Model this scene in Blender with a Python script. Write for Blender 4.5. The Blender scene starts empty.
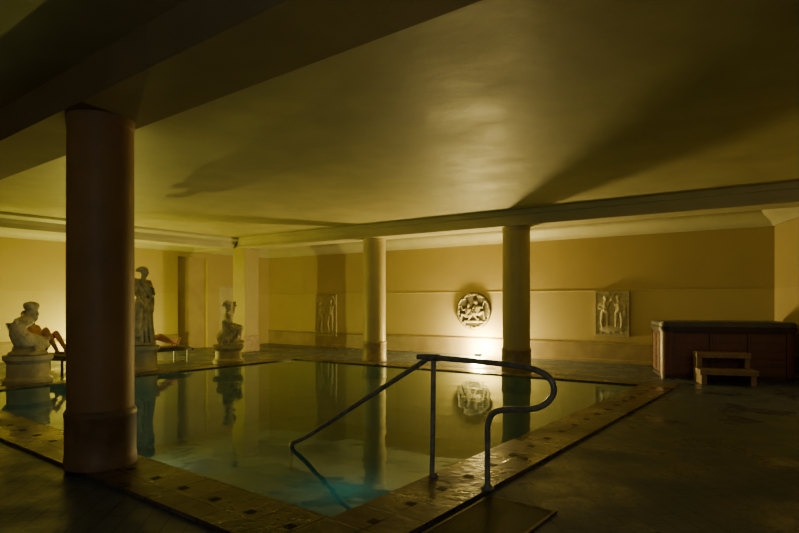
import bpy, bmesh, math, random
from mathutils import Vector, Matrix, Euler
random.seed(4)
C = bpy.context.scene.collection
R = math.radians

# ---------------------------------------------------------------- helpers
def link(o):
    C.objects.link(o); return o

def tag(o, label, cat, group=None):
    o["label"] = label; o["category"] = cat
    if group: o["group"] = group
    return o

def root(name, label, cat, loc, rz=0.0, group=None):
    e = bpy.data.objects.new(name, None)
    e.empty_display_size = 0.2
    e.location = loc; e.rotation_euler = (0, 0, rz)
    link(e); return tag(e, label, cat, group)

def obj_from_bm(name, bm, mat, parent=None, smooth=False, loc=(0,0,0), rot=(0,0,0)):
    me = bpy.data.meshes.new(name)
    bmesh.ops.recalc_face_normals(bm, faces=bm.faces[:])
    bm.to_mesh(me); bm.free()
    if smooth:
        for p in me.polygons: p.use_smooth = True
    if mat: me.materials.append(mat)
    o = bpy.data.objects.new(name, me)
    link(o)
    if parent: o.parent = parent
    o.location = loc; o.rotation_euler = rot
    return o

def add_box(bm, lo, hi, rot=None, piv=None):
    r = bmesh.ops.create_cube(bm, size=1.0)
    c = (Vector(lo)+Vector(hi))/2; s = Vector(hi)-Vector(lo)
    for v in r['verts']:
        v.co = Vector((v.co.x*s.x, v.co.y*s.y, v.co.z*s.z))+c
        if rot is not None:
            v.co = rot @ (v.co-Vector(piv)) + Vector(piv)
    return r['verts']

def box(name, lo, hi, mat, parent=None, bevel=0.0, rot=(0,0,0), loc=(0,0,0)):
    bm = bmesh.new(); add_box(bm, lo, hi)
    if bevel > 0:
        bmesh.ops.bevel(bm, geom=bm.edges[:], offset=bevel, segments=2, affect='EDGES', profile=0.6)
    return obj_from_bm(name, bm, mat, parent, False, loc, rot)

def add_prism(bm, poly, z0, z1):
    lo = [bm.verts.new((p[0],p[1],z0)) for p in poly]; hi = [bm.verts.new((p[0],p[1],z1)) for p in poly]
    n = len(poly)
    for i in range(n): bm.faces.new((lo[i], lo[(i+1)%n], hi[(i+1)%n], hi[i]))
    bm.faces.new(lo[::-1]); bm.faces.new(hi)

def rrect(x0, y0, x1, y1, r, n=8):
    pts = []
    for cx_, cy_, a0 in ((x1-r,y0+r,-90),(x1-r,y1-r,0),(x0+r,y1-r,90),(x0+r,y0+r,180)):
        for i in range(n+1):
            a = R(a0+90*i/n); pts.append((cx_+r*math.cos(a), cy_+r*math.sin(a)))
    return pts

def lathe(name, prof, mat, parent=None, seg=64, loc=(0,0,0), smooth=True):
    bm = bmesh.new(); rings = []
    for r, z in prof:
        rings.append([bm.verts.new((r*math.cos(2*math.pi*i/seg), r*math.sin(2*math.pi*i/seg), z)) for i in range(seg)])
    for a, b in zip(rings[:-1], rings[1:]):
        for i in range(seg):
            bm.faces.new((a[i], a[(i+1)%seg], b[(i+1)%seg], b[i]))
    bm.faces.new(rings[0][::-1]); bm.faces.new(rings[-1])
    o = obj_from_bm(name, bm, mat, parent, False, loc)
    if smooth:
        for p in o.data.polygons: p.use_smooth = len(p.vertices) == 4
        try: o.data.set_sharp_from_angle(angle=R(35))
        except Exception: pass
    return o

def sweep(name, prof, p0, p1, inward, mat, parent=None):
    bm = bmesh.new(); inw = Vector((inward[0], inward[1], 0)).normalized()
    a = [bm.verts.new(Vector((p0[0], p0[1], 0))+inw*o+Vector((0,0,z))) for o, z in prof]
    b = [bm.verts.new(Vector((p1[0], p1[1], 0))+inw*o+Vector((0,0,z))) for o, z in prof]
    n = len(prof)
    for i in range(n):
        bm.faces.new((a[i], a[(i+1)%n], b[(i+1)%n], b[i]))
    bm.faces.new(a[::-1]); bm.faces.new(b)
    return obj_from_bm(name, bm, mat, parent)

def tube(name, pts, r, mat, parent=None, seg=12, bez=False):
    cu = bpy.data.curves.new(name, 'CURVE'); cu.dimensions = '3D'
    cu.bevel_depth = r; cu.bevel_resolution = 5; cu.use_fill_caps = True
    sp = cu.splines.new('POLY'); sp.points.add(len(pts)-1)
    for i, p in enumerate(pts): sp.points[i].co = (p[0], p[1], p[2], 1)
    t = bpy.data.objects.new(name+"_tmp", cu); link(t)
    dg = bpy.context.evaluated_depsgraph_get()
    me = bpy.data.meshes.new_from_object(t.evaluated_get(dg))
    bpy.data.objects.remove(t)
    for p in me.polygons: p.use_smooth = True
    me.materials.clear(); me.materials.append(mat); me.name = name
    o = bpy.data.objects.new(name, me); link(o)
    if parent: o.parent = parent
    return o

def smooth_path(pts, n=6, it=2):
    P = [Vector(p) for p in pts]
    for _ in range(it):
        Q = [P[0]]
        for a, b in zip(P[:-1], P[1:]):
            Q.append(a*0.75+b*0.25); Q.append(a*0.25+b*0.75)
        Q.append(P[-1]); P = Q
    return P

def cap(p0, p1, r0, r1=None): return ('c', Vector(p0), Vector(p1), r0, r0 if r1 is None else r1)
def ell(c, r, rot=(0,0,0)): return ('e', Vector(c), Vector(r), rot)

def blob(name, prims, mat, parent=None, voxel=0.014, loc=(0,0,0), rot=(0,0,0), scale=(1,1,1), it=3):
    bm = bmesh.new()
    for p in prims:
        t = bmesh.new()
        if p[0] == 'c':
            sub = 2 if max(p[3], p[4]) > 0.02 else 1
            for q, r in ((p[1], p[3]), (p[2], p[4])):
                bmesh.ops.create_icosphere(t, subdivisions=sub, radius=r, matrix=Matrix.Translation(q))
            for f in t.faces[:]: t.faces.remove(f)
            for e in t.edges[:]: t.edges.remove(e)
            bmesh.ops.convex_hull(t, input=t.verts[:])
            loose = [v for v in t.verts if not v.link_faces]
            bmesh.ops.delete(t, geom=loose, context='VERTS')
        else:
            m = Matrix.Translation(p[1]) @ Euler(p[3]).to_matrix().to_4x4() @ Matrix.Diagonal((*p[2], 1))
            bmesh.ops.create_icosphere(t, subdivisions=3, radius=1, matrix=m)
        bmesh.ops.recalc_face_normals(t, faces=t.faces[:])
        tm = bpy.data.meshes.new("t"); t.to_mesh(tm); t.free()
        bm.from_mesh(tm); bpy.data.meshes.remove(tm)
    me = bpy.data.meshes.new(name); bm.to_mesh(me); bm.free()
    tmp = bpy.data.objects.new("tmpblob", me); link(tmp)
    m = tmp.modifiers.new("r", 'REMESH'); m.mode = 'VOXEL'; m.voxel_size = voxel; m.use_smooth_shade = True
    s = tmp.modifiers.new("s", 'SMOOTH'); s.iterations = it; s.factor = 0.5
    dg = bpy.context.evaluated_depsgraph_get()
    nm = bpy.data.meshes.new_from_object(tmp.evaluated_get(dg))
    bpy.data.objects.remove(tmp)
    for p in nm.polygons: p.use_smooth = True
    nm.materials.clear(); nm.materials.append(mat)
    o = bpy.data.objects.new(name, nm); link(o)
    if parent: o.parent = parent
    o.location = loc; o.rotation_euler = rot; o.scale = scale
    return o

# ---------------------------------------------------------------- materials
def newmat(name):
    m = bpy.data.materials.new(name); m.use_nodes = True
    nt = m.node_tree; b = nt.nodes['Principled BSDF']
    return m, nt, b

def mat(name, c1, c2=None, rough=0.6, scale=4.0, bump=0.0, bscale=20.0, metal=0.0, rvar=0.0, coord='Object', spec=0.5, bdist=0.02):
    m, nt, b = newmat(name); N = nt.nodes; L = nt.links
    b.inputs['Metallic'].default_value = metal
    b.inputs['Roughness'].default_value = rough
    b.inputs['Specular IOR Level'].default_value = spec
    tc = N.new('ShaderNodeTexCoord')
    n = N.new('ShaderNodeTexNoise'); n.inputs['Scale'].default_value = scale; n.inputs['Detail'].default_value = 6
    L.new(tc.outputs[coord], n.inputs['Vector'])
    cr = N.new('ShaderNodeValToRGB')
    cr.color_ramp.elements[0].position = 0.35; cr.color_ramp.elements[1].position = 0.68
    cr.color_ramp.elements[0].color = (*(c2 or c1), 1); cr.color_ramp.elements[1].color = (*c1, 1)
    L.new(n.outputs['Fac'], cr.inputs['Fac']); L.new(cr.outputs['Color'], b.inputs['Base Color'])
    if rvar:
        mr = N.new('ShaderNodeMapRange')
        mr.inputs['To Min'].default_value = max(0.02, rough-rvar); mr.inputs['To Max'].default_value = rough+rvar
        mr.inputs['From Min'].default_value = 0.3; mr.inputs['From Max'].default_value = 0.7
        L.new(n.outputs['Fac'], mr.inputs['Value']); L.new(mr.outputs['Result'], b.inputs['Roughness'])
    if bump:
        n2 = N.new('ShaderNodeTexNoise'); n2.inputs['Scale'].default_value = bscale; n2.inputs['Detail'].default_value = 5
        L.new(tc.outputs[coord], n2.inputs['Vector'])
        bp = N.new('ShaderNodeBump'); bp.inputs['Strength'].default_value = bump; bp.inputs['Distance'].default_value = bdist
        L.new(n2.outputs['Fac'], bp.inputs['Height']); L.new(bp.outputs['Normal'], b.inputs['Normal'])
    return m

def wall_mat():
    m, nt, b = newmat("wall_plaster"); N = nt.nodes; L = nt.links
    g = N.new('ShaderNodeNewGeometry'); s = N.new('ShaderNodeSeparateXYZ'); L.new(g.outputs['Position'], s.inputs[0])
    n = N.new('ShaderNodeTexNoise'); n.inputs['Scale'].default_value = 0.8; n.inputs['Detail'].default_value = 8
    L.new(g.outputs['Position'], n.inputs['Vector'])
    up = N.new('ShaderNodeMath'); up.operation = 'GREATER_THAN'; up.inputs[1].default_value = 1.66
    L.new(s.outputs['Z'], up.inputs[0])
    mx = N.new('ShaderNodeMix'); mx.data_type = 'RGBA'
    mx.inputs['A'].default_value = (0.60, 0.50, 0.225, 1); mx.inputs['B'].default_value = (0.57, 0.46, 0.19, 1)
    L.new(up.outputs[0], mx.inputs['Factor'])
    dk = N.new('ShaderNodeMix'); dk.data_type = 'RGBA'; dk.blend_type = 'MULTIPLY'
    dk.inputs['B'].default_value = (0.74, 0.70, 0.62, 1)
    L.new(n.outputs['Fac'], dk.inputs['Factor']); L.new(mx.outputs['Result'], dk.inputs['A'])
    L.new(dk.outputs['Result'], b.inputs['Base Color'])
    b.inputs['Roughness'].default_value = 0.55
    n2 = N.new('ShaderNodeTexNoise'); n2.inputs['Scale'].default_value = 6; L.new(g.outputs['Position'], n2.inputs['Vector'])
    bp = N.new('ShaderNodeBump'); bp.inputs['Strength'].default_value = 0.12; bp.inputs['Distance'].default_value = 0.02
    L.new(n2.outputs['Fac'], bp.inputs['Height']); L.new(bp.outputs['Normal'], b.inputs['Normal'])
    return m

def tile_mat(name, c1, c2, mortar, scale, rough, rot=0.0, bw=1.0, rh=0.5, wet=True, msize=0.015, bump=0.3, offset=0.5, dirt=0.5, wetf=0.28, spec=0.5):
    m, nt, b = newmat(name); N = nt.nodes; L = nt.links
    b.inputs['Specular IOR Level'].default_value = spec
    g = N.new('ShaderNodeNewGeometry'); mp = N.new('ShaderNodeMapping'); mp.inputs['Rotation'].default_value = (0, 0, rot)
    L.new(g.outputs['Position'], mp.inputs['Vector'])
    br = N.new('ShaderNodeTexBrick'); br.offset = offset
    br.inputs['Color1'].default_value = (*c1, 1); br.inputs['Color2'].default_value = (*c2, 1); br.inputs['Mortar'].default_value = (*mortar, 1)
    br.inputs['Scale'].default_value = scale; br.inputs['Mortar Size'].default_value = msize
    br.inputs['Brick Width'].default_value = bw; br.inputs['Row Height'].default_value = rh
    L.new(mp.outputs[0], br.inputs['Vector'])
    n = N.new('ShaderNodeTexNoise'); n.inputs['Scale'].default_value = 1.6; n.inputs['Detail'].default_value = 8
    L.new(g.outputs['Position'], n.inputs['Vector'])
    rm = N.new('ShaderNodeMapRange'); rm.inputs['From Min'].default_value = 0.38; rm.inputs['From Max'].default_value = 0.66
    L.new(n.outputs['Fac'], rm.inputs['Value'])
    mx = N.new('ShaderNodeMix'); mx.data_type = 'RGBA'; mx.blend_type = 'MULTIPLY'; mx.inputs['B'].default_value = (dirt, dirt, dirt, 1)
    L.new(rm.outputs[0], mx.inputs['Factor']); L.new(br.outputs['Color'], mx.inputs['A'])
    L.new(mx.outputs['Result'], b.inputs['Base Color'])
    mr = N.new('ShaderNodeMapRange'); mr.inputs['From Min'].default_value = 0.38; mr.inputs['From Max'].default_value = 0.66
    mr.inputs['To Min'].default_value = rough*1.5; mr.inputs['To Max'].default_value = rough*(wetf if wet else 0.9)
    L.new(n.outputs['Fac'], mr.inputs['Value']); L.new(mr.outputs['Result'], b.inputs['Roughness'])
    n3 = N.new('ShaderNodeTexNoise'); n3.inputs['Scale'].default_value = 14; L.new(g.outputs['Position'], n3.inputs['Vector'])
    ad = N.new('ShaderNodeMath'); ad.operation = 'MULTIPLY_ADD'; ad.inputs[1].default_value = -1.0
    L.new(br.outputs['Fac'], ad.inputs[0]); L.new(n3.outputs['Fac'], ad.inputs[2])
    bp = N.new('ShaderNodeBump'); bp.inputs['Strength'].default_value = bump; bp.inputs['Distance'].default_value = 0.01
    L.new(ad.outputs[0], bp.inputs['Height']); L.new(bp.outputs['Normal'], b.inputs['Normal'])
    return m

M_wall = wall_mat()
M_ceil = mat("ceiling_plaster", (0.58,0.52,0.25), (0.47,0.42,0.20), rough=0.55, scale=1.8, bump=0.4, bscale=3.0, rvar=0.06, bdist=0.024)
M_beam = mat("beam_plaster", (0.66,0.60,0.34), (0.59,0.53,0.30), rough=0.6, scale=1.5, bump=0.1)
M_beamn = mat("shaded_beam_plaster", (0.36,0.28,0.14), (0.29,0.225,0.115), rough=0.75, scale=1.5, bump=0.1, spec=0.2)  # shade on the near beam put into a darker plaster colour
M_corn = mat("cornice_plaster", (0.60,0.56,0.34), (0.53,0.49,0.29), rough=0.5, scale=2, bump=0.05)
M_col = mat("column_plaster", (0.68,0.58,0.29), (0.57,0.49,0.24), rough=0.45, scale=1.6, bump=0.08, bscale=9)
M_pil = mat("pillar_plaster", (0.52,0.44,0.20), (0.45,0.38,0.17), rough=0.5, scale=1.6, bump=0.08, bscale=9)
M_colb = mat("column_base_stone", (0.48,0.38,0.21), (0.34,0.26,0.15), rough=0.45, scale=7, bump=0.1)
M_coln = mat("shaded_column_plaster", (0.46,0.27,0.11), (0.34,0.20,0.08), rough=0.55, scale=2.5, bump=0.15, bscale=9)  # column plaster darkened to carry the near column's shade
M_colbn = mat("shaded_column_base", (0.32,0.19,0.085), (0.20,0.12,0.055), rough=0.5, scale=6, bump=0.15)  # base stone of the near column, shade painted in as darker brown
M_skirt = mat("skirting_marble", (0.44,0.35,0.20), (0.34,0.265,0.15), rough=0.4, scale=3)
M_floor = tile_mat("deck_slate", (0.14,0.175,0.235), (0.12,0.15,0.205), (0.07,0.09,0.125), 3.2, 0.36, rot=R(45), bw=0.9, rh=0.45, dirt=0.8, bump=0.35, wetf=0.45, spec=0.35, msize=0.02)
M_cop = tile_mat("coping_stone", (0.22,0.17,0.115), (0.15,0.118,0.08), (0.06,0.048,0.033), 1.6, 0.32, bw=0.5, rh=0.5, offset=0.0, dirt=0.35, wetf=0.35, spec=0.4, msize=0.018, bump=0.5)
M_basin = tile_mat("pool_mosaic", (0.07,0.20,0.19), (0.06,0.175,0.165), (0.04,0.11,0.10), 4.0, 0.65, bw=0.5, rh=0.5, wet=False, offset=0, dirt=0.8, spec=0.0)
M_stone = mat("statue_stone", (0.66,0.58,0.36), (0.36,0.315,0.19), rough=0.65, scale=9, bump=0.5, bscale=20)
M_ped = mat("pedestal_stone", (0.58,0.52,0.33), (0.42,0.38,0.23), rough=0.6, scale=6, bump=0.3, bscale=24)
M_relief = mat("relief_plaster", (0.62,0.56,0.36), (0.46,0.41,0.25), rough=0.65, scale=14, bump=0.5, bscale=34)
M_reliefd = mat("relief_ground", (0.56,0.49,0.27), (0.46,0.40,0.22), rough=0.65, scale=9, bump=0.4, bscale=30)
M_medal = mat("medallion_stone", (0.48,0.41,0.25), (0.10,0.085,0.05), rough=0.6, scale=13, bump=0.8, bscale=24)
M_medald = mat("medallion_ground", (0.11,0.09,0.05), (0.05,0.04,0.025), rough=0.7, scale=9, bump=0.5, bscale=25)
M_steel = mat("brushed_steel", (0.44,0.42,0.37), (0.23,0.22,0.195), rough=0.42, scale=26, metal=0.25)
def slat_mat():
    m, nt, b = newmat("tub_wood_panel"); N = nt.nodes; L = nt.links
    tc = N.new('ShaderNodeTexCoord')
    mp = N.new('ShaderNodeMapping'); mp.inputs['Scale'].default_value = (6, 6, 0.8); L.new(tc.outputs['Object'], mp.inputs[0])
    n = N.new('ShaderNodeTexNoise'); n.inputs['Scale'].default_value = 3; n.inputs['Detail'].default_value = 6; L.new(mp.outputs[0], n.inputs['Vector'])
    cr = N.new('ShaderNodeValToRGB'); cr.color_ramp.elements[0].color = (0.13,0.05,0.034,1); cr.color_ramp.elements[1].color = (0.21,0.085,0.052,1)
    L.new(n.outputs['Fac'], cr.inputs['Fac']); L.new(cr.outputs['Color'], b.inputs['Base Color'])
    b.inputs['Roughness'].default_value = 0.4
    return m
M_tubpanel = slat_mat()
M_tubdark = mat("tub_dark_trim", (0.06,0.03,0.022), (0.045,0.025,0.018), rough=0.4)
M_cover = mat("tub_vinyl_cover", (0.13,0.12,0.10), (0.10,0.09,0.075), rough=0.4, bump=0.1)
M_wood = mat("step_wood", (0.36,0.235,0.115), (0.27,0.17,0.08), rough=0.55, scale=10)
M_skin = mat("skin", (0.60,0.31,0.23), (0.52,0.26,0.19), rough=0.5, scale=6)
M_hair = mat("hair", (0.12,0.07,0.04), (0.08,0.045,0.025), rough=0.6, scale=30)
M_red = mat("red_swimwear", (0.40,0.06,0.06), (0.32,0.045,0.045), rough=0.7)
M_dkcloth = mat("dark_swimwear", (0.10,0.05,0.05), (0.08,0.04,0.04), rough=0.8)
M_plastic = mat("lounger_frame", (0.16,0.15,0.12), (0.12,0.12,0.10), rough=0.5)
M_cloth = mat("lounger_canvas", (0.16,0.155,0.125), (0.13,0.125,0.10), rough=0.8, bump=0.2, bscale=60)
M_recess = mat("shaded_recess_plaster", (0.48,0.38,0.18), (0.41,0.32,0.15), rough=0.6, scale=2)  # wall plaster toned down, the recess shade is in the colour
M_opening = mat("opening_black", (0.022,0.024,0.022), (0.014,0.015,0.014), rough=0.5, scale=20)  # black that colours in the dark deck opening
M_black = mat("lamp_housing", (0.05,0.05,0.045), (0.04,0.04,0.04), rough=0.4)
M_drain = mat("drain_slot_dark", (0.03,0.024,0.017), (0.015,0.012,0.009), rough=0.6, scale=1.3, spec=0.2)

m, nt, b = newmat("lamp_lens")
b.inputs['Emission Color'].default_value = (1, 0.88, 0.5, 1); b.inputs['Emission Strength'].default_value = 25
M_lens = m

m, nt, b = newmat("pool_water"); N = nt.nodes; L = nt.links
N.remove(b); out = N['Material Output']
tr = N.new('ShaderNodeBsdfTransparent'); tr.inputs[0].default_value = (0.55, 0.82, 0.76, 1)
df = N.new('ShaderNodeBsdfDiffuse'); df.inputs[0].default_value = (0.075, 0.21, 0.20, 1)
m0 = N.new('ShaderNodeMixShader'); m0.inputs[0].default_value = 0.50; L.new(tr.outputs[0], m0.inputs[1]); L.new(df.outputs[0], m0.inputs[2])
gl = N.new('ShaderNodeBsdfGlossy'); gl.inputs['Roughness'].default_value = 0.045; gl.inputs['Color'].default_value = (0.9,1.0,0.96,1)
fr = N.new('ShaderNodeFresnel'); fr.inputs['IOR'].default_value = 1.36
g = N.new('ShaderNodeNewGeometry'); nz = N.new('ShaderNodeTexNoise'); nz.inputs['Scale'].default_value = 2.5; nz.inputs['Detail'].default_value = 2
L.new(g.outputs['Position'], nz.inputs['Vector'])
bp = N.new('ShaderNodeBump'); bp.inputs['Strength'].default_value = 0.13; bp.inputs['Distance'].default_value = 0.03
L.new(nz.outputs['Fac'], bp.inputs['Height']); L.new(bp.outputs['Normal'], gl.inputs['Normal']); L.new(bp.outputs['Normal'], fr.inputs['Normal'])
mx = N.new('ShaderNodeMixShader'); L.new(fr.outputs[0], mx.inputs[0]); L.new(m0.outputs[0], mx.inputs[1]); L.new(gl.outputs[0], mx.inputs[2])
L.new(mx.outputs[0], out.inputs['Surface'])
M_water = m

# ---------------------------------------------------------------- room shell
CE, BB = 3.2, 2.9
PX0, PX1, PY0 = -10.2, -2.45, 2.5
SL = 0.06                                  # the far side of the room is a little out of square
FA = math.atan(SL)
def YW(x): return 13.2+SL*(x+3.2)          # far wall
def YB(x): return 10.44+0.054*(x+5.05)     # far beam centre line
def YP(x): return 9.72+0.072*(x-PX1)       # far pool edge
def struct(o): o["kind"] = "structure"; return o
X0, X1, Y0 = -15.2, 2.6, -4.0
FX0, FX1, FY0, FY1 = X0-0.4, X1+0.2, Y0-0.2, 13.9
A_,B_,C_,D_ = (PX0,PY0),(PX1,PY0),(PX1,YP(PX1)),(PX0,YP(PX0))
bm = bmesh.new()
def poly(bm, pts, z): return bm.faces.new([bm.verts.new((p[0],p[1],z)) for p in pts])
poly(bm, [(FX0,FY0),(FX1,FY0),B_,A_], 0); poly(bm, [(FX1,FY0),(FX1,FY1),C_,B_], 0)
poly(bm, [(FX1,FY1),(FX0,FY1),D_,C_], 0); poly(bm, [(FX0,FY1),(FX0,FY0),A_,D_], 0)
def face_up(o):
    for p in o.data.polygons:
        if p.normal.z < 0: p.flip()
    o.data.update()
fl = obj_from_bm("floor", bm, M_floor); struct(fl); face_up(fl)
struct(box("ceiling", (FX0, FY0, CE), (FX1, FY1, CE+0.15), M_ceil))
cx = -0.86; cy = YW(cx)
bm = bmesh.new(); add_prism(bm, [(X0-0.2,YW(X0-0.2)),(X1,YW(X1)),(X1,YW(X1)+0.2),(X0-0.2,YW(X0-0.2)+0.2)], 0, CE)
struct(obj_from_bm("wall_far", bm, M_wall))
struct(box("wall_back", (X0-0.2, Y0-0.2, 0), (X1+0.2, Y0, CE), M_wall))
DY0, DY1, DZ = 9.1, 10.1, 2.75
bm = bmesh.new()
add_box(bm, (X0-0.4, Y0, 0), (X0, DY0, CE)); add_box(bm, (X0-0.4, DY1, 0), (X0, YW(X0), CE)); add_box(bm, (X0-0.4, DY0, DZ), (X0, DY1, CE))
struct(obj_from_bm("wall_left", bm, M_wall))
bm = bmesh.new(); add_box(bm, (X0-0.16, DY0, 0), (X0-0.12, DY1, DZ))
struct(obj_from_bm("recess_back_1", bm, M_recess))  # back of an empty recess, no door leaf
dx, dy = 0.375, -0.927
t = 8.6
ex, ey = cx+dx*t, cy+dy*t
bm = bmesh.new()
add_prism(bm, [(cx,cy),(ex,ey),(ex,Y0),(ex+0.2,Y0),(ex+0.2,ey+0.08),(cx+0.19,cy+0.07)], 0, CE)
struct(obj_from_bm("wall_right", bm, M_wall))

corn = [(0,CE),(0,2.90),(0.04,2.90),(0.06,2.95),(0.10,3.0),(0.16,3.05),(0.23,3.10),(0.28,3.16),(0.28,CE)]
for nm_, a_, b_, i_ in (("trim_1",(X0,YW(X0)),(cx,cy),(SL,-1)),("trim_2",(X0,Y0),(X0,YW(X0)),(1,0)),("trim_3",(cx,cy),(ex,ey),(-0.927,-0.375))):
    o = struct(sweep(nm_, corn, a_, b_, i_, M_corn))
    for p in o.data.polygons: p.use_smooth = len(p.vertices) == 4
    try: o.data.set_sharp_from_angle(angle=R(40))
    except Exception: pass
sk = [(0,0),(0,0.46),(0.035,0.46),(0.05,0.43),(0.03,0.40),(0.03,0.08),(0.05,0.06),(0.05,0)]
struct(sweep("baseboard_far", sk, (X0,YW(X0)), (cx,cy), (SL,-1), M_skirt))
struct(sweep("baseboard_left", sk, (X0,Y0), (X0,DY0), (1,0), M_skirt))
struct(sweep("baseboard_right", sk, (cx,cy), (ex,ey), (-0.927,-0.375), M_skirt))
struct(sweep("trim_4", [(0,1.64),(0.012,1.645),(0.012,1.665),(0,1.67)], (X0,YW(X0)), (cx,cy), (SL,-1), M_wall))

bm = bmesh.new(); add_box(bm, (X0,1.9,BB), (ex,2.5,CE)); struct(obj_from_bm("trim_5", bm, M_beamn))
bm = bmesh.new()
add_prism(bm, [(X0,YB(X0)-0.27),(0.05,YB(0)-0.27),(0.05,YB(0)+0.27),(X0,YB(X0)+0.27)], BB, CE)
add_prism(bm, [(X0,YB(X0)-0.30),(0.05,YB(0)-0.30),(0.05,YB(0)-0.27),(X0,YB(X0)-0.27)], BB, BB+0.06)
add_prism(bm, [(X0,YB(X0)-0.33),(0.05,YB(0)-0.33),(0.05,YB(0)-0.27),(X0,YB(X0)-0.27)], CE-0.09, CE)
struct(obj_from_bm("trim_6", bm, M_beam))
bl = [(0,CE),(0,BB),(0.6,BB),(0.61,3.0),(0.66,3.08),(0.76,3.14),(0.76,CE)]
struct(sweep("trim_7", bl, (-13.85,2.5), (-13.85,YB(-13.85)-0.3), (1,0), M_corn))

# ---------------------------------------------------------------- pool
pool = root("swimming_pool", "large rectangular indoor pool with green water and stone coping", "swimming pool", (0,0,0))
WZ = 0.008; PB = -1.35
bm = bmesh.new()
v = {}
for i,(x,y) in enumerate((A_,B_,C_,D_)):
    v[i] = bm.verts.new((x,y,0.02)); v[i+4] = bm.verts.new((x,y,PB))
for i in range(4): bm.faces.new((v[i], v[(i+1)%4], v[(i+1)%4+4], v[i+4]))
bm.faces.new((v[4],v[5],v[6],v[7]))
basin = obj_from_bm("basin", bm, M_basin, pool)
for p in basin.data.polygons: p.flip()
bm = bmesh.new(); poly(bm, [A_,B_,C_,D_], WZ)
w = obj_from_bm("water", bm, M_water, pool); face_up(w)
w["label"] = "calm murky green pool water"
bm = bmesh.new()
cw = 0.5; cl = 0.33
add_box(bm, (PX0-cl, PY0-cw, 0.001), (PX1+cw, PY0+0.02, 0.03))
add_prism(bm, [(PX0-cl,YP(PX0-cl)-0.02),(PX1+cw,YP(PX1+cw)-0.02),(PX1+cw,YP(PX1+cw)+0.4),(PX0-cl,YP(PX0-cl)+0.4)], 0.001, 0.03)
add_prism(bm, [(PX0-cl,PY0+0.02),(PX0+0.02,PY0+0.02),(PX0+0.02,YP(PX0)-0.02),(PX0-cl,YP(PX0-cl)-0.02)], 0.001, 0.03)
add_prism(bm, [(PX1-0.02,PY0+0.02),(PX1+cw,PY0+0.02),(PX1+cw,YP(PX1+cw)-0.02),(PX1-0.02,YP(PX1)-0.02)], 0.001, 0.03)
cop = obj_from_bm("coping", bm, M_cop, pool)
bm = bmesh.new()
k = 0
while PY0+0.1+k*0.38 < 9.6:
    yy = PY0+0.1+k*0.38; add_box(bm, (PX1+0.20, yy, 0.028), (PX1+0.265, yy+0.065, 0.0315)); k += 1
k = 0
while PX0+k*0.38 < PX1:
    xx = PX0+k*0.38; add_box(bm, (xx, PY0-0.265, 0.028), (xx+0.065, PY0-0.20, 0.0315)); k += 1
dr = obj_from_bm("overflow_drain", bm, M_drain, pool); dr["kind"] = "stuff"; dr["label"] = "row of small dark square overflow drains"
bm = bmesh.new()
for i in range(5):
    add_box(bm, (PX1-0.32*(i+1), 3.0, PB), (PX1-0.32*i, 4.6, -0.22-0.22*i))
obj_from_bm("pool_steps", bm, M_basin, pool)

# ---------------------------------------------------------------- columns
def column(x, y, z, label, q=1.0, ms=None, mb=None):
    ms = ms or M_col; mb = mb or M_colb
    r = root("column", label, "column", (x, y, z), group="round plaster columns")
    H = BB-z
    lathe("column_base", [(rr*q,zz) for rr,zz in [(0.300,0),(0.300,0.06),(0.296,0.08),(0.293,0.09),(0.293,0.40),(0.298,0.41),(0.298,0.44),(0.288,0.455),(0.280,0.47)]], mb, r)
    lathe("column_shaft", [(rr*q,zz) for rr,zz in [(0.276,0.47),(0.278,1.2),(0.276,2.0),(0.274,H-0.08)]], ms, r)
    lathe("column_capital", [(rr*q,zz) for rr,zz in [(0.274,H-0.08),(0.280,H-0.07),(0.281,H-0.03),(0.284,H)]], ms, r)
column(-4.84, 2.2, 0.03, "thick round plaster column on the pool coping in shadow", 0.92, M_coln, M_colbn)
column(-8.62, YB(-8.62), 0.0, "round cream plaster column beyond the pool", 0.97)
column(-5.03, YB(-5.03), 0.0, "round cream plaster column beyond the pool nearer the hot tub")
pl = root("square_pillar", "square cream plaster pillar under the crossing beams", "pillar", (-13.2,YB(-13.2),0), FA)
box("pillar_base", (-0.27,-0.27,0), (0.27,0.27,0.45), M_colb, pl, 0.01)
box("pillar_shaft", (-0.25,-0.25,0.45), (0.25,0.25,BB), M_pil, pl, 0.01)

# ---------------------------------------------------------------- handrail
hr = root("handrail", "bent grey steel tube pool handrail standing on the coping", "handrail", (-2.2, 3.6, 0.03))
ox, oy, oz = -2.2, 3.6, 0.03
def RP(pts): return [Vector((p[0]-ox, 0, p[1]-oz)) for p in pts]
tube("rail_bar", smooth_path(RP([(-4.06,-0.22),(-4.06,0.04),(-3.95,0.08),(-3.82,0.145)]), it=2)+RP([(-2.50,0.925)]), 0.0205, M_steel, hr)
P = smooth_path(RP([(-2.58,0.945),(-2.3,0.948),(-1.75,0.935),(-1.60,0.92),(-1.48,0.87),(-1.45,0.77),(-1.53,0.67),(-1.66,0.63),(-1.82,0.62),(-1.93,0.58),(-1.96,0.48)]), it=3)
P.append(Vector((-1.96-ox, 0, 0.0)))
tube("rail_loop", P, 0.0215, M_steel, hr)
tube("rail_post", [(-2.43-ox,0.0,0.91),(-2.435-ox,0.0,0.5),(-2.445-ox,0.0,0.0)], 0.0195, M_steel, hr)
tube("rail_clamp", [(-2.53-ox,0,0.914),(-2.38-ox,0,0.917)], 0.028, M_steel, hr)
lathe("flange", [(0.05,0),(0.05,0.008),(0.03,0.015),(0.03,0.03)], M_steel, hr, 32, (-1.96-ox, 0, 0))
lathe("flange", [(0.04,0),(0.04,0.008),(0.028,0.015),(0.028,0.03)], M_steel, hr, 32, (-2.43-ox, 0, 0))

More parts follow.
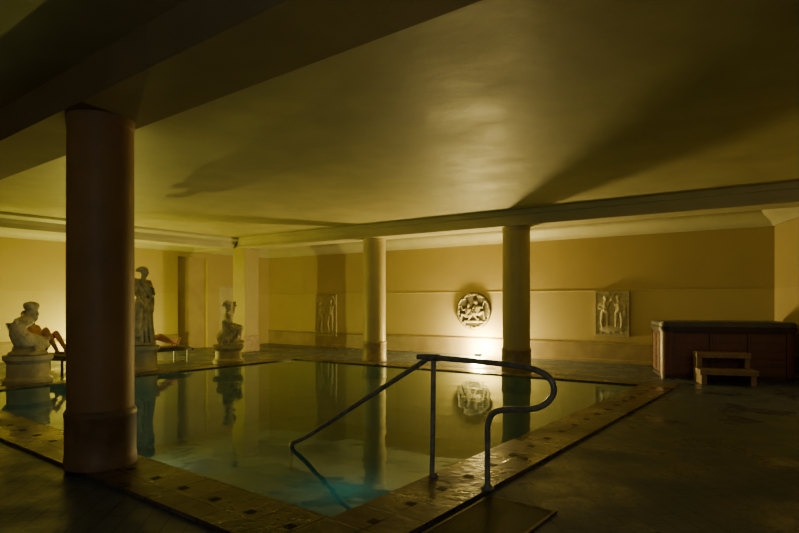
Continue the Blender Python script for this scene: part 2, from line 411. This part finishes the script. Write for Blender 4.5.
mt = root("deck_opening", "dark opening in the wet deck by the handrail, built as a black sheet", "deck opening", (-1.66, 2.98, 0.001))  # opening built as a flat sheet, its darkness only coloured in
bm = bmesh.new()
for i in range(64):
    add_box(bm, (-0.23, -0.53+i*0.0166, 0.0), (0.23, -0.53+i*0.0166+0.013, 0.010))
add_box(bm, (-0.23,-0.53,0.0),(0.23,0.53,0.008))
obj_from_bm("opening_ribs", bm, M_opening, mt)
bm = bmesh.new()
add_box(bm, (-0.25,-0.55,0),(0.25,-0.53,0.012)); add_box(bm, (-0.25,0.53,0),(0.25,0.55,0.012))
add_box(bm, (-0.25,-0.53,0),(-0.23,0.53,0.012)); add_box(bm, (0.23,-0.53,0),(0.25,0.53,0.012))
obj_from_bm("opening_border", bm, M_cop, mt)

# ---------------------------------------------------------------- hot tub
TA = math.atan2(0.375, 0.927)
tub = root("hot_tub", "reddish brown panelled hot tub with rounded corners and grey cover", "hot tub", (-2.42, 11.05, 0), TA)
TW, TD, TH = 2.15, 1.18, 1.03
bm = bmesh.new(); add_prism(bm, rrect(0.02,0.02,TW-0.02,TD-0.02,0.15), 0.0, TH-0.12)
obj_from_bm("tub_shell", bm, M_tubdark, tub)
bm = bmesh.new(); n = 3
for i in range(n):
    w_ = (TW-0.34)/n
    add_box(bm, (0.17+i*w_+0.008, 0.003, 0.08), (0.17+(i+1)*w_-0.008, 0.03, TH-0.21))
    for j in range(5):
        z_ = 0.11+j*0.14
        add_box(bm, (0.17+i*w_+0.05, -0.010, z_), (0.17+(i+1)*w_-0.05, 0.01, z_+0.12))
obj_from_bm("front_panel", bm, M_tubpanel, tub)
bm = bmesh.new(); n = 2
for i in range(n):
    w_ = (TD-0.34)/n
    add_box(bm, (0.003, 0.17+i*w_+0.008, 0.08), (0.03, 0.17+(i+1)*w_-0.008, TH-0.21))
    for j in range(5):
        z_ = 0.11+j*0.14
        add_box(bm, (-0.010, 0.17+i*w_+0.05, z_), (0.01, 0.17+(i+1)*w_-0.05, z_+0.12))
obj_from_bm("side_panel", bm, M_tubpanel, tub)
for ccx, ccy, a0 in ((0.17,0.17,180),(TW-0.17,0.17,270),(0.17,TD-0.17,90),(TW-0.17,TD-0.17,0)):
    bm = bmesh.new()
    outer = [(ccx+0.18*math.cos(R(a0+90*i/10)), ccy+0.18*math.sin(R(a0+90*i/10))) for i in range(11)]
    inner = [(ccx+0.13*math.cos(R(a0+90*i/10)), ccy+0.13*math.sin(R(a0+90*i/10))) for i in range(10,-1,-1)]
    add_prism(bm, outer+inner, 0.06, TH-0.19)
    obj_from_bm("corner_panel", bm, M_tubpanel, tub)
bm = bmesh.new(); add_prism(bm, rrect(0,0,TW,TD,0.17), 0.0, 0.06); obj_from_bm("plinth", bm, M_tubdark, tub)
bm = bmesh.new()
for r_, z0_, z1_ in ((0.01,TH-0.20,TH-0.17),(0.035,TH-0.17,TH-0.15),(0.045,TH-0.15,TH-0.11),(0.035,TH-0.11,TH-0.095)):
    add_prism(bm, rrect(-r_,-r_,TW+r_,TD+r_,0.18), z0_, z1_)
obj_from_bm("tub_rim", bm, M_tubdark, tub)
bm = bmesh.new()
for r_, z0_, z1_ in ((0.0,TH-0.095,TH-0.085),(0.03,TH-0.085,TH-0.03),(0.022,TH-0.03,TH-0.018),(0.008,TH-0.018,TH-0.01)):
    add_prism(bm, rrect(-r_,-r_,TW+r_,TD+r_,0.18), z0_, z1_)
add_prism(bm, rrect(0.01,0.01,TW/2-0.012,TD-0.01,0.1), TH-0.01, TH); add_prism(bm, rrect(TW/2+0.012,0.01,TW-0.01,TD-0.01,0.1), TH-0.01, TH)
obj_from_bm("tub_cover", bm, M_cover, tub)

st = root("wooden_steps", "chunky two-tread brown wooden steps against the hot tub", "steps", (-2.42+0.927*0.9+0.375*0.06, 11.05+0.375*0.9-0.927*0.06, 0), TA)
SW = 0.42
box("tread", (-SW,-0.34,0.42), (SW,-0.02,0.51), M_wood, st, 0.01)
box("tread", (-SW-0.02,-0.66,0.16), (SW+0.02,-0.32,0.25), M_wood, st, 0.01)
for sx in (-1, 1):
    bm = bmesh.new(); x0 = sx*(SW-0.05)-0.04
    add_box(bm, (x0,-0.31,0),(x0+0.08,-0.03,0.42)); add_box(bm,(x0,-0.63,0),(x0+0.08,-0.31,0.16))
    obj_from_bm("side_panel", bm, M_wood, st)

# ---------------------------------------------------------------- human figure
def hand(w, d, side, n, s=1.0, curl=0.35):
    w, d, side, n = Vector(w), Vector(d).normalized(), Vector(side).normalized(), Vector(n).normalized()
    pr = []
    for o in (-0.026, -0.009, 0.009, 0.026):
        pr.append(cap(w+side*o*0.6*s, w+d*0.085*s+side*o*s, 0.015*s, 0.0125*s))
    for o, l in ((0.028,0.072),(0.0095,0.08),(-0.0095,0.075),(-0.027,0.058)):
        b0 = w+d*0.088*s+side*o*s
        b1 = b0+(d+n*curl*0.6+side*o*3).normalized()*l*0.5*s
        b2 = b1+(d+n*curl*1.8+side*o*3).normalized()*l*0.5*s
        pr += [cap(b0,b1,0.0095*s,0.0085*s), cap(b1,b2,0.0085*s,0.0072*s)]
    t0 = w+d*0.025*s+side*0.025*s; t1 = t0+(d*0.7+side+n*0.3).normalized()*0.04*s; t2 = t1+(d+side*0.35+n*0.4).normalized()*0.03*s
    pr += [cap(t0,t1,0.013*s,0.0105*s), cap(t1,t2,0.0105*s,0.0085*s)]
    return pr

def head(c, f, u, s=1.0, chub=1.0):
    c, f, u = Vector(c), Vector(f).normalized(), Vector(u).normalized()
    r = f.cross(u).normalized(); u = r.cross(f).normalized()
    def P(a,b_,c_): return c + r*a*s + f*b_*s + u*c_*s
    M = Matrix((r, f, u)).transposed(); e = M.to_euler()
    pr = [ell(P(0,-0.01,0.03),(0.077*s*chub,0.095*s,0.085*s),e), ell(P(0,0.018,-0.03),(0.062*s*chub,0.072*s,0.08*s),e),
          cap(P(0,0.06,-0.085),P(0,0.065,-0.088),0.022*s), cap(P(0,0.085,0.015),P(0,0.108,-0.022),0.010*s,0.014*s),
          cap(P(-0.035,0.078,0.028),P(0.035,0.078,0.028),0.012*s),
          cap(P(-0.02,0.083,-0.052),P(0.02,0.083,-0.052),0.008*s), cap(P(-0.014,0.081,-0.064),P(0.014,0.081,-0.064),0.008*s)]
    for q in (-1,1):
        pr += [cap(P(q*0.03,0.078,0.008),P(q*0.032,0.078,0.008),0.011*s), ell(P(q*0.078*chub,-0.005,-0.005),(0.012*s,0.02*s,0.032*s),e),
               cap(P(q*0.04,0.055,-0.03),P(q*0.035,0.06,-0.045),0.022*s)]
    return pr

def body(J, s=1.0, f=(0,1,0), hf=None, child=1.0, headu=(0,0,1), headscale=1.0, palmn=(0,0,-1)):
    V = {k: Vector(v) for k, v in J.items()}
    f = Vector(f).normalized(); hf = Vector(hf) if hf else f
    c = child; pr = []
    neck, pel = V['neck'], V['pelvis']; up = (neck-pel).normalized()
    mid = (neck+pel)/2
    for q in ('l','r'):
        sh, el_, wr, hp, kn, an = (V[q+k] for k in ('sh','el','wr','hip','kn','an'))
        pr += [cap(pel.lerp(sh,0.80), pel.lerp(hp,0.6)+up*0.16*s, 0.078*s*c, 0.075*s*c), cap(pel.lerp(hp,0.6)+up*0.16*s, hp, 0.075*s*c, 0.092*s*c)]
        pr += [cap(neck-up*0.02*s, sh, 0.045*s*c, 0.052*s*c)]
        pr += [cap(sh, el_, 0.048*s*c, 0.037*s*c), cap(el_, wr, 0.038*s*c, 0.024*s*c)]
        pr += [cap(hp, hp.lerp(kn,0.5), 0.088*s*c, 0.07*s*c), cap(hp.lerp(kn,0.5), kn, 0.07*s*c, 0.052*s*c)]
        cf = kn.lerp(an,0.3); pr += [cap(kn, cf, 0.052*s*c, 0.054*s*c), cap(cf, an, 0.054*s*c, 0.033*s*c)]
        tv = V[q+'toe']; hd = (an-(tv-an).normalized()*0.04*s)
        dn = Vector((0,0,-1)) if abs((tv-an).normalized().z) < 0.75 else (an-kn).normalized()
        pr += [cap(hd+dn*0.02*s, tv-(tv-an)*0.25, 0.034*s*c, 0.028*s*c), cap(tv-(tv-an)*0.3, tv, 0.032*s*c, 0.018*s*c)]
        d = V.get(q+'hand', (wr-el_)).normalized()
        n = Vector(palmn); n = (n - d*n.dot(d)).normalized()
        sd = d.cross(n).normalized()
        if (sd.dot(f)+sd.dot(up)) < 0: sd = -sd
        pr += hand(wr, d, sd, n, s*c)
    pr += [cap(pel+up*0.03*s, mid, 0.10*s*c, 0.098*s*c), cap(mid, neck-up*0.14*s, 0.10*s*c, 0.108*s*c)]
    pr += [cap(neck-up*0.04*s, V['head']-Vector(headu).normalized()*0.05*s, 0.056*s*c, 0.05*s*c)]
    pr += head(V['head'], hf, headu, s*headscale, 1.0 if c <= 1.01 else 1.08)
    return pr

def recline(back, knee):
    a = R(back)
    sp = Vector((0,-math.cos(a),math.sin(a)))
    pel = Vector((0,0,0.47)); nk = pel+sp*0.53; hd = nk+(sp+Vector((0,0.25,0.25))).normalized()*0.17
    J = dict(pelvis=pel, neck=nk, head=hd)
    for q, s_ in (('l',-1),('r',1)):
        J[q+'sh'] = nk-sp*0.06+Vector((s_*0.17,0,0)); J[q+'el'] = nk-sp*0.33+Vector((s_*0.25,0.02,-0.02))
        J[q+'wr'] = Vector((s_*0.19,0.08,0.58)); J[q+'hand'] = Vector((-s_*0.3,1,-0.05))
        J[q+'hip'] = pel+Vector((s_*0.095,0,0)); J[q+'kn'] = Vector((s_*0.11,0.42 if knee<0.3 else 0.36,0.47+knee*(1 if s_>0 else 0.8)))
        J[q+'an'] = Vector((s_*0.10,0.84 if knee<0.3 else 0.66,0.425)); 
        J[q+'toe'] = Vector((s_*0.13,0.90,0.56)) if knee < 0.3 else Vector((s_*0.11,0.86,0.40))
    return J, sp

def lounger(x, y, rz, back, label):
    r = root("sun_lounger", label, "sun lounger", (x,y,0), rz, group="poolside sun loungers")
    bm = bmesh.new()
    add_box(bm, (-0.33,-0.15,0.28),(-0.29,1.12,0.33)); add_box(bm, (0.29,-0.15,0.28),(0.33,1.12,0.33)); add_box(bm, (-0.33,1.08,0.28),(0.33,1.12,0.33)); add_box(bm, (-0.33,-0.17,0.28),(0.33,-0.13,0.33))
    obj_from_bm("frame", bm, M_plastic, r)
    box("seat", (-0.29,-0.12,0.325), (0.29,1.08,0.365), M_cloth, r, 0.012)
    box("backrest", (-0.30,-0.72,-0.02), (0.30,0.0,0.02), M_cloth, r, 0.012, rot=(-R(back),0,0), loc=(0,-0.13,0.345))
    for a in (-0.29,0.27):
        for c_ in (-0.05,0.98):
            box("leg", (a,c_,0), (a+0.03,c_+0.04,0.28), M_plastic, r)
    return r

def person(x, y, rz, back, knee, label, swim, hairlen):
    J, sp = recline(back, knee)
    p = root("person", label, "person", (x,y,0), rz)
    blob("body", body(J, 1.0, (0,1,0), hf=(0.25,1,0.0)), M_skin, p, 0.009)
    h = J['head']
    blob("hair", [ell(h+Vector((0,-0.028,0.05)),(0.088,0.098,0.085)), ell(h+Vector((0,-0.055,-0.02)),(0.08,0.062,0.10+hairlen))], M_hair, p, 0.012)
    pr = []
    pel = J['pelvis']
    for q in ('l','r'):
        hp, kn = J[q+'hip'], J[q+'kn']
        pr += [cap(pel+sp*0.05, hp, 0.112), cap(hp, hp.lerp(kn,0.25), 0.1, 0.092)]
    blob("swimwear", pr, swim, p, 0.012)
    return p

lounger(-12.1, 6.32, 0, 25, "low grey lounger holding a reclining bather")
person(-12.1, 6.32, 0, 25, 0.16, "person lying back on a lounger in red swimwear, knees raised", M_red, 0)
lounger(-12.5, 4.46, -R(72), 60, "grey lounger with raised backrest holding a seated bather")
person(-12.5, 4.46, -R(72), 60, 0.38, "person sitting up on a lounger with bare shoulders, knees bent", M_dkcloth, 0.0)

# ---------------------------------------------------------------- statues
def pedestal(parent, r0, h):
    lathe("pedestal", [(r0*1.0,0),(r0*1.0,0.07),(r0*0.93,0.09),(r0*0.86,0.12),(r0*0.84,h-0.14),(r0*0.9,h-0.11),(r0*1.0,h-0.07),(r0*1.0,h)], M_ped, parent, 40)

s2 = root("statue", "pale stone statue of a standing draped woman on a pedestal", "statue", (-10.9, 5.78, 0), -R(70))
pedestal(s2, 0.30, 0.52)
k = 0.94; z0 = 0.52
def Z(x,y,z): return (x*k, y*k, z0+z*k)
J = dict(pelvis=Z(0.02,0,0.93), neck=Z(0,-0.01,1.40), head=Z(0.01,0.02,1.57),
  lsh=Z(-0.17,0,1.35), lel=Z(-0.27,0.03,1.10), lwr=Z(-0.10,0.16,1.20), lhand=Vector((0.8,0.2,0.4)),
  rsh=Z(0.17,0,1.37), rel=Z(0.29,0.04,1.13), rwr=Z(0.26,0.16,0.95), rhand=Vector((-0.2,0.5,-0.7)),
  lhip=Z(-0.08,0,0.90), lkn=Z(-0.10,0.09,0.50), lan=Z(-0.11,-0.02,0.09), ltoe=Z(-0.13,0.12,0.03),
  rhip=Z(0.11,0,0.92), rkn=Z(0.11,0.02,0.49), ran=Z(0.09,-0.03,0.08), rtoe=Z(0.13,0.12,0.03))
pr = body(J, k, (0,1,0), hf=(-0.4,1,-0.1))
pr += [ell(Z(0.02,-0.03,1.61),(0.085*k,0.09*k,0.075*k)), ell(Z(0.03,-0.12,1.60),(0.045,0.045,0.045))]
blob("figure", pr, M_stone, s2, 0.011)
pr = []
for i in range(13):
    a = math.pi*2*i/13; rr = 0.19+0.03*math.sin(i*2.3)
    pr.append(cap(Z(0.02+0.13*math.cos(a),0.11*math.sin(a),0.98), Z(0.0+(rr+0.04)*math.cos(a+0.2),rr*math.sin(a+0.2),0.05), 0.030*k, 0.042*k))
for t_ in range(5):
    o = t_*0.035
    pr.append(cap(Z(-0.17,0.09,0.88-o), Z(0.18,0.12,1.01-o), 0.033*k)); 
pr += [cap(Z(0.16,-0.08,1.38), Z(-0.15,-0.10,0.95), 0.06*k), cap(Z(0.15,0.07,1.36), Z(-0.12,0.13,1.0), 0.045*k), cap(Z(-0.02,0.13,1.2), Z(-0.16,0.1,0.9), 0.045*k), cap(Z(0.26,0.14,0.93), Z(0.25,0.06,0.25), 0.055*k,0.075*k), cap(Z(-0.2,0.0,1.1), Z(-0.23,-0.02,0.4), 0.05*k,0.06*k), cap(Z(0,0,0.05),Z(0,0,0.9),0.15*k,0.10*k)]
pr.append(ell(Z(0,0,0.03),(0.25,0.23,0.04)))
blob("drapery", pr, M_stone, s2, 0.011, it=2)

s3 = root("statue", "pale stone statue of a chubby seated child with one raised arm", "statue", (-10.9, 7.78, 0), -R(50))
pedestal(s3, 0.34, 0.42)
k = 0.72; z0 = 0.42
J = dict(pelvis=Z(0,0.0,0.55), neck=Z(0.02,-0.03,0.99), head=Z(0.05,0.0,1.21),
  lsh=Z(-0.18,0,0.95), lel=Z(-0.34,0.05,0.95), lwr=Z(-0.26,0.12,1.18), lhand=Vector((0.4,0.1,0.8)),
  rsh=Z(0.20,0,0.95), rel=Z(0.33,0.06,0.72), rwr=Z(0.18,0.24,0.66), rhand=Vector((-0.6,0.6,-0.2)),
  lhip=Z(-0.11,0,0.5), lkn=Z(-0.24,0.34,0.55), lan=Z(-0.20,0.30,0.15), ltoe=Z(-0.24,0.44,0.07),
  rhip=Z(0.11,0,0.5), rkn=Z(0.26,0.34,0.47), ran=Z(0.16,0.18,0.14), rtoe=Z(0.14,0.34,0.07))
pr = body(J, k, (0,1,0), hf=(-0.3,1,-0.2), child=1.5, headscale=1.5)
pr += [ell(Z(0.05,-0.03,1.30),(0.09,0.095,0.075)), ell(Z(0,-0.02,0.24),(0.28,0.25,0.24)), ell(Z(0,0.08,0.02),(0.30,0.29,0.05)), cap(Z(0.28,-0.05,0.7),Z(0.32,0.0,0.1),0.07,0.09), cap(Z(-0.28,-0.05,0.5),Z(-0.3,0.0,0.1),0.06,0.08)]
for i in range(12):
    a = i*2.4; pr.append(cap(Z(0.05+0.11*math.cos(a),-0.03+0.12*math.sin(a),1.29+0.05*math.cos(i)),Z(0.05+0.12*math.cos(a),-0.03+0.13*math.sin(a),1.28+0.05*math.cos(i)),0.026))
blob("figure", pr, M_stone, s3, 0.009)

s1 = root("statue", "pale stone curled dolphin statue with raised tail on a round pedestal", "statue", (-10.92, 3.75, 0), -R(50))
pedestal(s1, 0.37, 0.48)
pr = []
# compact S: head low at one side, back sweeping over, tail curling up to a bulbous fluke
path = [(-0.24,0.08,0.66,0.12),(-0.13,0.07,0.67,0.15),(0.01,0.04,0.69,0.17),(0.14,0,0.74,0.165),(0.22,-0.02,0.84,0.145),(0.21,-0.04,0.94,0.125),(0.12,-0.05,1.02,0.115),(0.0,-0.03,1.06,0.105),(-0.08,0,1.11,0.10),(-0.10,0.01,1.18,0.095),(-0.09,0.01,1.25,0.09)]
for a, b_ in zip(path[:-1], path[1:]): pr.append(cap(a[:3], b_[:3], a[3], b_[3]))
pr += [cap((-0.28,0.10,0.63),(-0.38,0.12,0.61),0.07,0.035), cap((-0.28,0.10,0.69),(-0.38,0.12,0.72),0.06,0.03),
  ell((-0.27,0.19,0.75),(0.035,0.03,0.035)), ell((-0.28,0.0,0.76),(0.035,0.03,0.035)),
  ell((-0.09,0,1.31),(0.13,0.12,0.09)), ell((-0.17,0,1.32),(0.08,0.08,0.065),(0,0.4,0)), ell((0.0,0,1.32),(0.08,0.08,0.065),(0,-0.4,0)),
  ell((0.02,0.20,0.62),(0.14,0.03,0.08),(0.3,0.4,0)), ell((0.02,-0.18,0.62),(0.14,0.03,0.08),(-0.3,0.4,0)), ell((0.0,0,0.51),(0.33,0.29,0.07)),
  ell((0.26,-0.03,1.04),(0.09,0.025,0.05),(0,-0.8,0))]
for i in range(2, len(path)-1):
    a = path[i]
    for sgn in (-1,1): pr.append(ell(Vector(a[:3])+Vector((0,sgn*a[3]*0.92,0)), (0.04,0.02,0.04)))
blob("figure", pr, M_stone, s1, 0.011, it=2)

# ---------------------------------------------------------------- wall reliefs
def relief_fig(dx, mir=1, s=0.5, lift=0.0, pose=0):
    k_ = s
    def q(x,y,z): return (dx+mir*x*k_, y*k_, lift+z*k_)
    if pose == 0:
        J = dict(pelvis=q(0.02,0,0.93), neck=q(0,0,1.40), head=q(0.02,0.02,1.57),
          lsh=q(-0.17,0,1.35), lel=q(-0.27,0.05,1.12), lwr=q(-0.05,0.08,1.05), rsh=q(0.17,0,1.37), rel=q(0.33,0.04,1.5), rwr=q(0.22,0.06,1.7),
          lhip=q(-0.09,0,0.90), lkn=q(-0.14,0.08,0.50), lan=q(-0.06,0,0.09), ltoe=q(-0.18,0.05,0.03),
          rhip=q(0.10,0,0.9), rkn=q(0.12,0.04,0.49), ran=q(0.11,0,0.08), rtoe=q(0.22,0.05,0.03))
    else:
        J = dict(pelvis=q(0.0,0,0.4), neck=q(0.05,0,0.86), head=q(0.08,0.02,1.04),
          lsh=q(-0.12,0,0.82), lel=q(-0.3,0.05,0.7), lwr=q(-0.4,0.08,0.95), rsh=q(0.2,0,0.82), rel=q(0.32,0.04,0.6), rwr=q(0.15,0.08,0.45),
          lhip=q(-0.09,0,0.36), lkn=q(-0.38,0.08,0.5), lan=q(-0.42,0,0.10), ltoe=q(-0.55,0.05,0.05),
          rhip=q(0.10,0,0.36), rkn=q(0.3,0.06,0.4), ran=q(0.05,0.03,0.1), rtoe=q(-0.1,0.05,0.05))
    return body(J, s, (0,1,0), hf=(0.4*mir,1,0), child=1.15, headscale=1.1)

def panel(x, zc, w_, h_, prims, label, gm, fm):
    r = root("stone_relief", label, "wall relief", (x, YW(x)-0.002, zc), math.pi+FA)
    box("slab", (-w_/2, 0, -h_/2), (w_/2, 0.035, h_/2), gm, r)
    bm = bmesh.new(); f_ = 0.035
    add_box(bm, (-w_/2,0,-h_/2),(w_/2,0.055,-h_/2+f_)); add_box(bm, (-w_/2,0,h_/2-f_),(w_/2,0.055,h_/2))
    add_box(bm, (-w_/2,0,-h_/2+f_),(-w_/2+f_,0.055,h_/2-f_)); add_box(bm, (w_/2-f_,0,-h_/2+f_),(w_/2,0.055,h_/2-f_))
    obj_from_bm("border", bm, gm, r)
    blob("carved_figures", prims, fm, r, 0.011, loc=(0,0.03,0), scale=(1,0.75,1))
panel(-3.95, 1.12, 0.76, 1.02, relief_fig(-0.16,1,0.52,-0.45)+relief_fig(0.15,-1,0.52,-0.45)+[ell((0.0,0,-0.35),(0.3,0.05,0.08)),ell((-0.28,0,0.0),(0.05,0.05,0.3))], "rectangular pale plaster relief of two standing figures on the wall", M_relief, M_relief)
panel(-12.6, 0.98, 0.88, 1.3, relief_fig(-0.2,-1,0.66,-0.6)+relief_fig(0.22,1,0.6,-0.6), "tall faint plaster relief with standing figures near the corner", M_reliefd, M_reliefd)
md = root("stone_relief", "round dark plaster medallion with carved seated figures inside", "wall relief", (-7.45, YW(-7.45)-0.002, 1.16), math.pi+FA)
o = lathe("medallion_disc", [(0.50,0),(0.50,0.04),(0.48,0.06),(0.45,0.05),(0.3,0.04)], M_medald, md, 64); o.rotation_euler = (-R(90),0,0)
pr = []
rnd = random.Random(7)
for i in range(40):
    a = 2*math.pi*i/40+rnd.uniform(-0.06,0.06); q_ = 0.435+rnd.uniform(-0.02,0.02); s_ = rnd.uniform(0.022,0.04)
    pr.append(ell((q_*math.cos(a),0.0,q_*math.sin(a)),(s_*1.6,0.04,s_*0.7),(0,-a+rnd.uniform(0.6,2.4),0)))
for i in range(30):
    a = math.pi*2*i/30; a2 = a+math.pi*2/30; pr.append(cap((0.465*math.cos(a),0,0.465*math.sin(a)),(0.465*math.cos(a2),0,0.465*math.sin(a2)),0.028))
blob("leaf_border", pr, M_medal, md, 0.011, loc=(0,0.04,0), it=3)
prl = relief_fig(-0.13,1,0.46,-0.24,1)+relief_fig(0.17,-1,0.42,-0.28,1)+[cap((-0.24,0,-0.27),(0.24,0,-0.27),0.04)]
for i in range(5):
    a = i*2.399+0.8; q_ = 0.22+0.018*i
    prl.append(ell((q_*math.cos(a)*0.9, 0.0, q_*math.sin(a)*0.9), (0.05,0.035,0.03), (0,a,0)))
blob("carved_figures", prl, M_medal, md, 0.011, loc=(0,0.045,0), scale=(1,0.9,1))

pn = root("notice_board", "pale rectangular panel hung on the wall beside the doorway", "wall panel", (X0+0.001, 11.0, 1.1))
box("board_face", (0,-0.45,-0.75), (0.03,0.45,0.75), M_corn, pn, 0.005)
box("board_frame", (0,-0.5,-0.8), (0.015,0.5,0.8), M_relief, pn, 0.003)

# ---------------------------------------------------------------- lamps
def floodlight(x, y, rz, label):
    r = root("floodlight", label, "lamp", (x,y,0), rz, group="floor uplights")
    box("lamp_bracket", (-0.08,-0.04,0), (0.08,0.04,0.02), M_black, r, 0.004)
    bm = bmesh.new(); add_box(bm, (-0.09,-0.05,0.02),(0.09,0.05,0.085))
    bmesh.ops.bevel(bm, geom=bm.edges[:], offset=0.012, segments=2, affect='EDGES')
    obj_from_bm("lamp_housing", bm, M_black, r)
    box("lamp_glass", (-0.075,-0.035,0.085), (0.075,0.035,0.09), M_lens, r)
def plight(name, loc, col, power, rad=0.08):
    l = bpy.data.lights.new(name, 'POINT'); l.color = col; l.energy = power; l.shadow_soft_size = rad
    o = bpy.data.objects.new(name, l); o.location = loc; link(o); return o
def spot(name, loc, d, col, power, ang, blend=1.0, rad=0.1):
    l = bpy.data.lights.new(name, 'SPOT'); l.color = col; l.energy = power; l.shadow_soft_size = rad
    l.spot_size = R(ang); l.spot_blend = blend
    o = bpy.data.objects.new(name, l); o.location = loc
    o.rotation_euler = Vector(d).to_track_quat('-Z','Y').to_euler(); link(o); return o
YL = YW(-7.15)-0.33
floodlight(-7.15, YL, FA, "small black uplight on the floor below the medallion")
floodlight(-14.2, 6.5, R(90), "small black uplight on the floor behind the loungers")
floodlight(-12.9, 3.0, R(90), "small black uplight on the floor near the loungers")
WARM = (1.0, 0.77, 0.25); GRN = (0.95, 0.83, 0.13)
plight("uplight_far", (-7.15, YL, 0.23), WARM, 590, 0.16)
plight("uplight_side", (-14.2, 6.5, 0.22), GRN, 270, 0.05)
spot("uplight_lounger", (-12.9, 3.0, 0.25), (-0.45,0.85,0.65), GRN, 150, 110, 1.0, 0.2)
plight("pool_lamp_left", (-8.8, 4.8, -0.8), (0.32, 0.85, 0.82), 19, 0.3)
plight("pool_lamp_far", (-5.6, 6.0, -0.8), (0.38, 0.85, 0.72), 19, 0.3)
def area(name, loc, target, col, power, sx, sy):
    l = bpy.data.lights.new(name, 'AREA'); l.shape = 'RECTANGLE'; l.size = sx; l.size_y = sy; l.color = col; l.energy = power
    o = bpy.data.objects.new(name, l); o.location = loc
    o.rotation_euler = (Vector(target)-Vector(loc)).to_track_quat('-Z','Y').to_euler(); link(o)
area("deck_fill", (1.6, -3.2, 1.9), (-2.0, 9, -0.6), (0.72, 0.86, 1.0), 26, 1.8, 1.6)  # added cool fill behind the camera to lift the dark deck, no window
spot("tub_fill", (1.3, 5.5, 2.5), (-2.7,5.8,-2.2), (1.0,0.82,0.5), 45, 50, 1.0, 0.2)  # added warm fill to brighten the tub steps, no fixture
spot("statue_fill", (-7.6, 0.6, 2.6), (-3.9,5.0,-1.6), (1.0,0.83,0.36), 85, 50, 1.0, 0.15)  # unseen fill added to light the fronts of the statues
W = bpy.data.worlds.new("World"); bpy.context.scene.world = W; W.use_nodes = True
W.node_tree.nodes['Background'].inputs[0].default_value = (0.02,0.02,0.01,1)
W.node_tree.nodes['Background'].inputs[1].default_value = 0.2

# ---------------------------------------------------------------- camera
cam = bpy.data.cameras.new("camera"); co = bpy.data.objects.new("camera", cam); link(co)
cam.sensor_width = 36; cam.lens = 560/799*36; cam.shift_y = 36.5/799
co.location = (0,0,1.37); co.rotation_euler = (R(90),0,R(37.5))
bpy.context.scene.camera = co
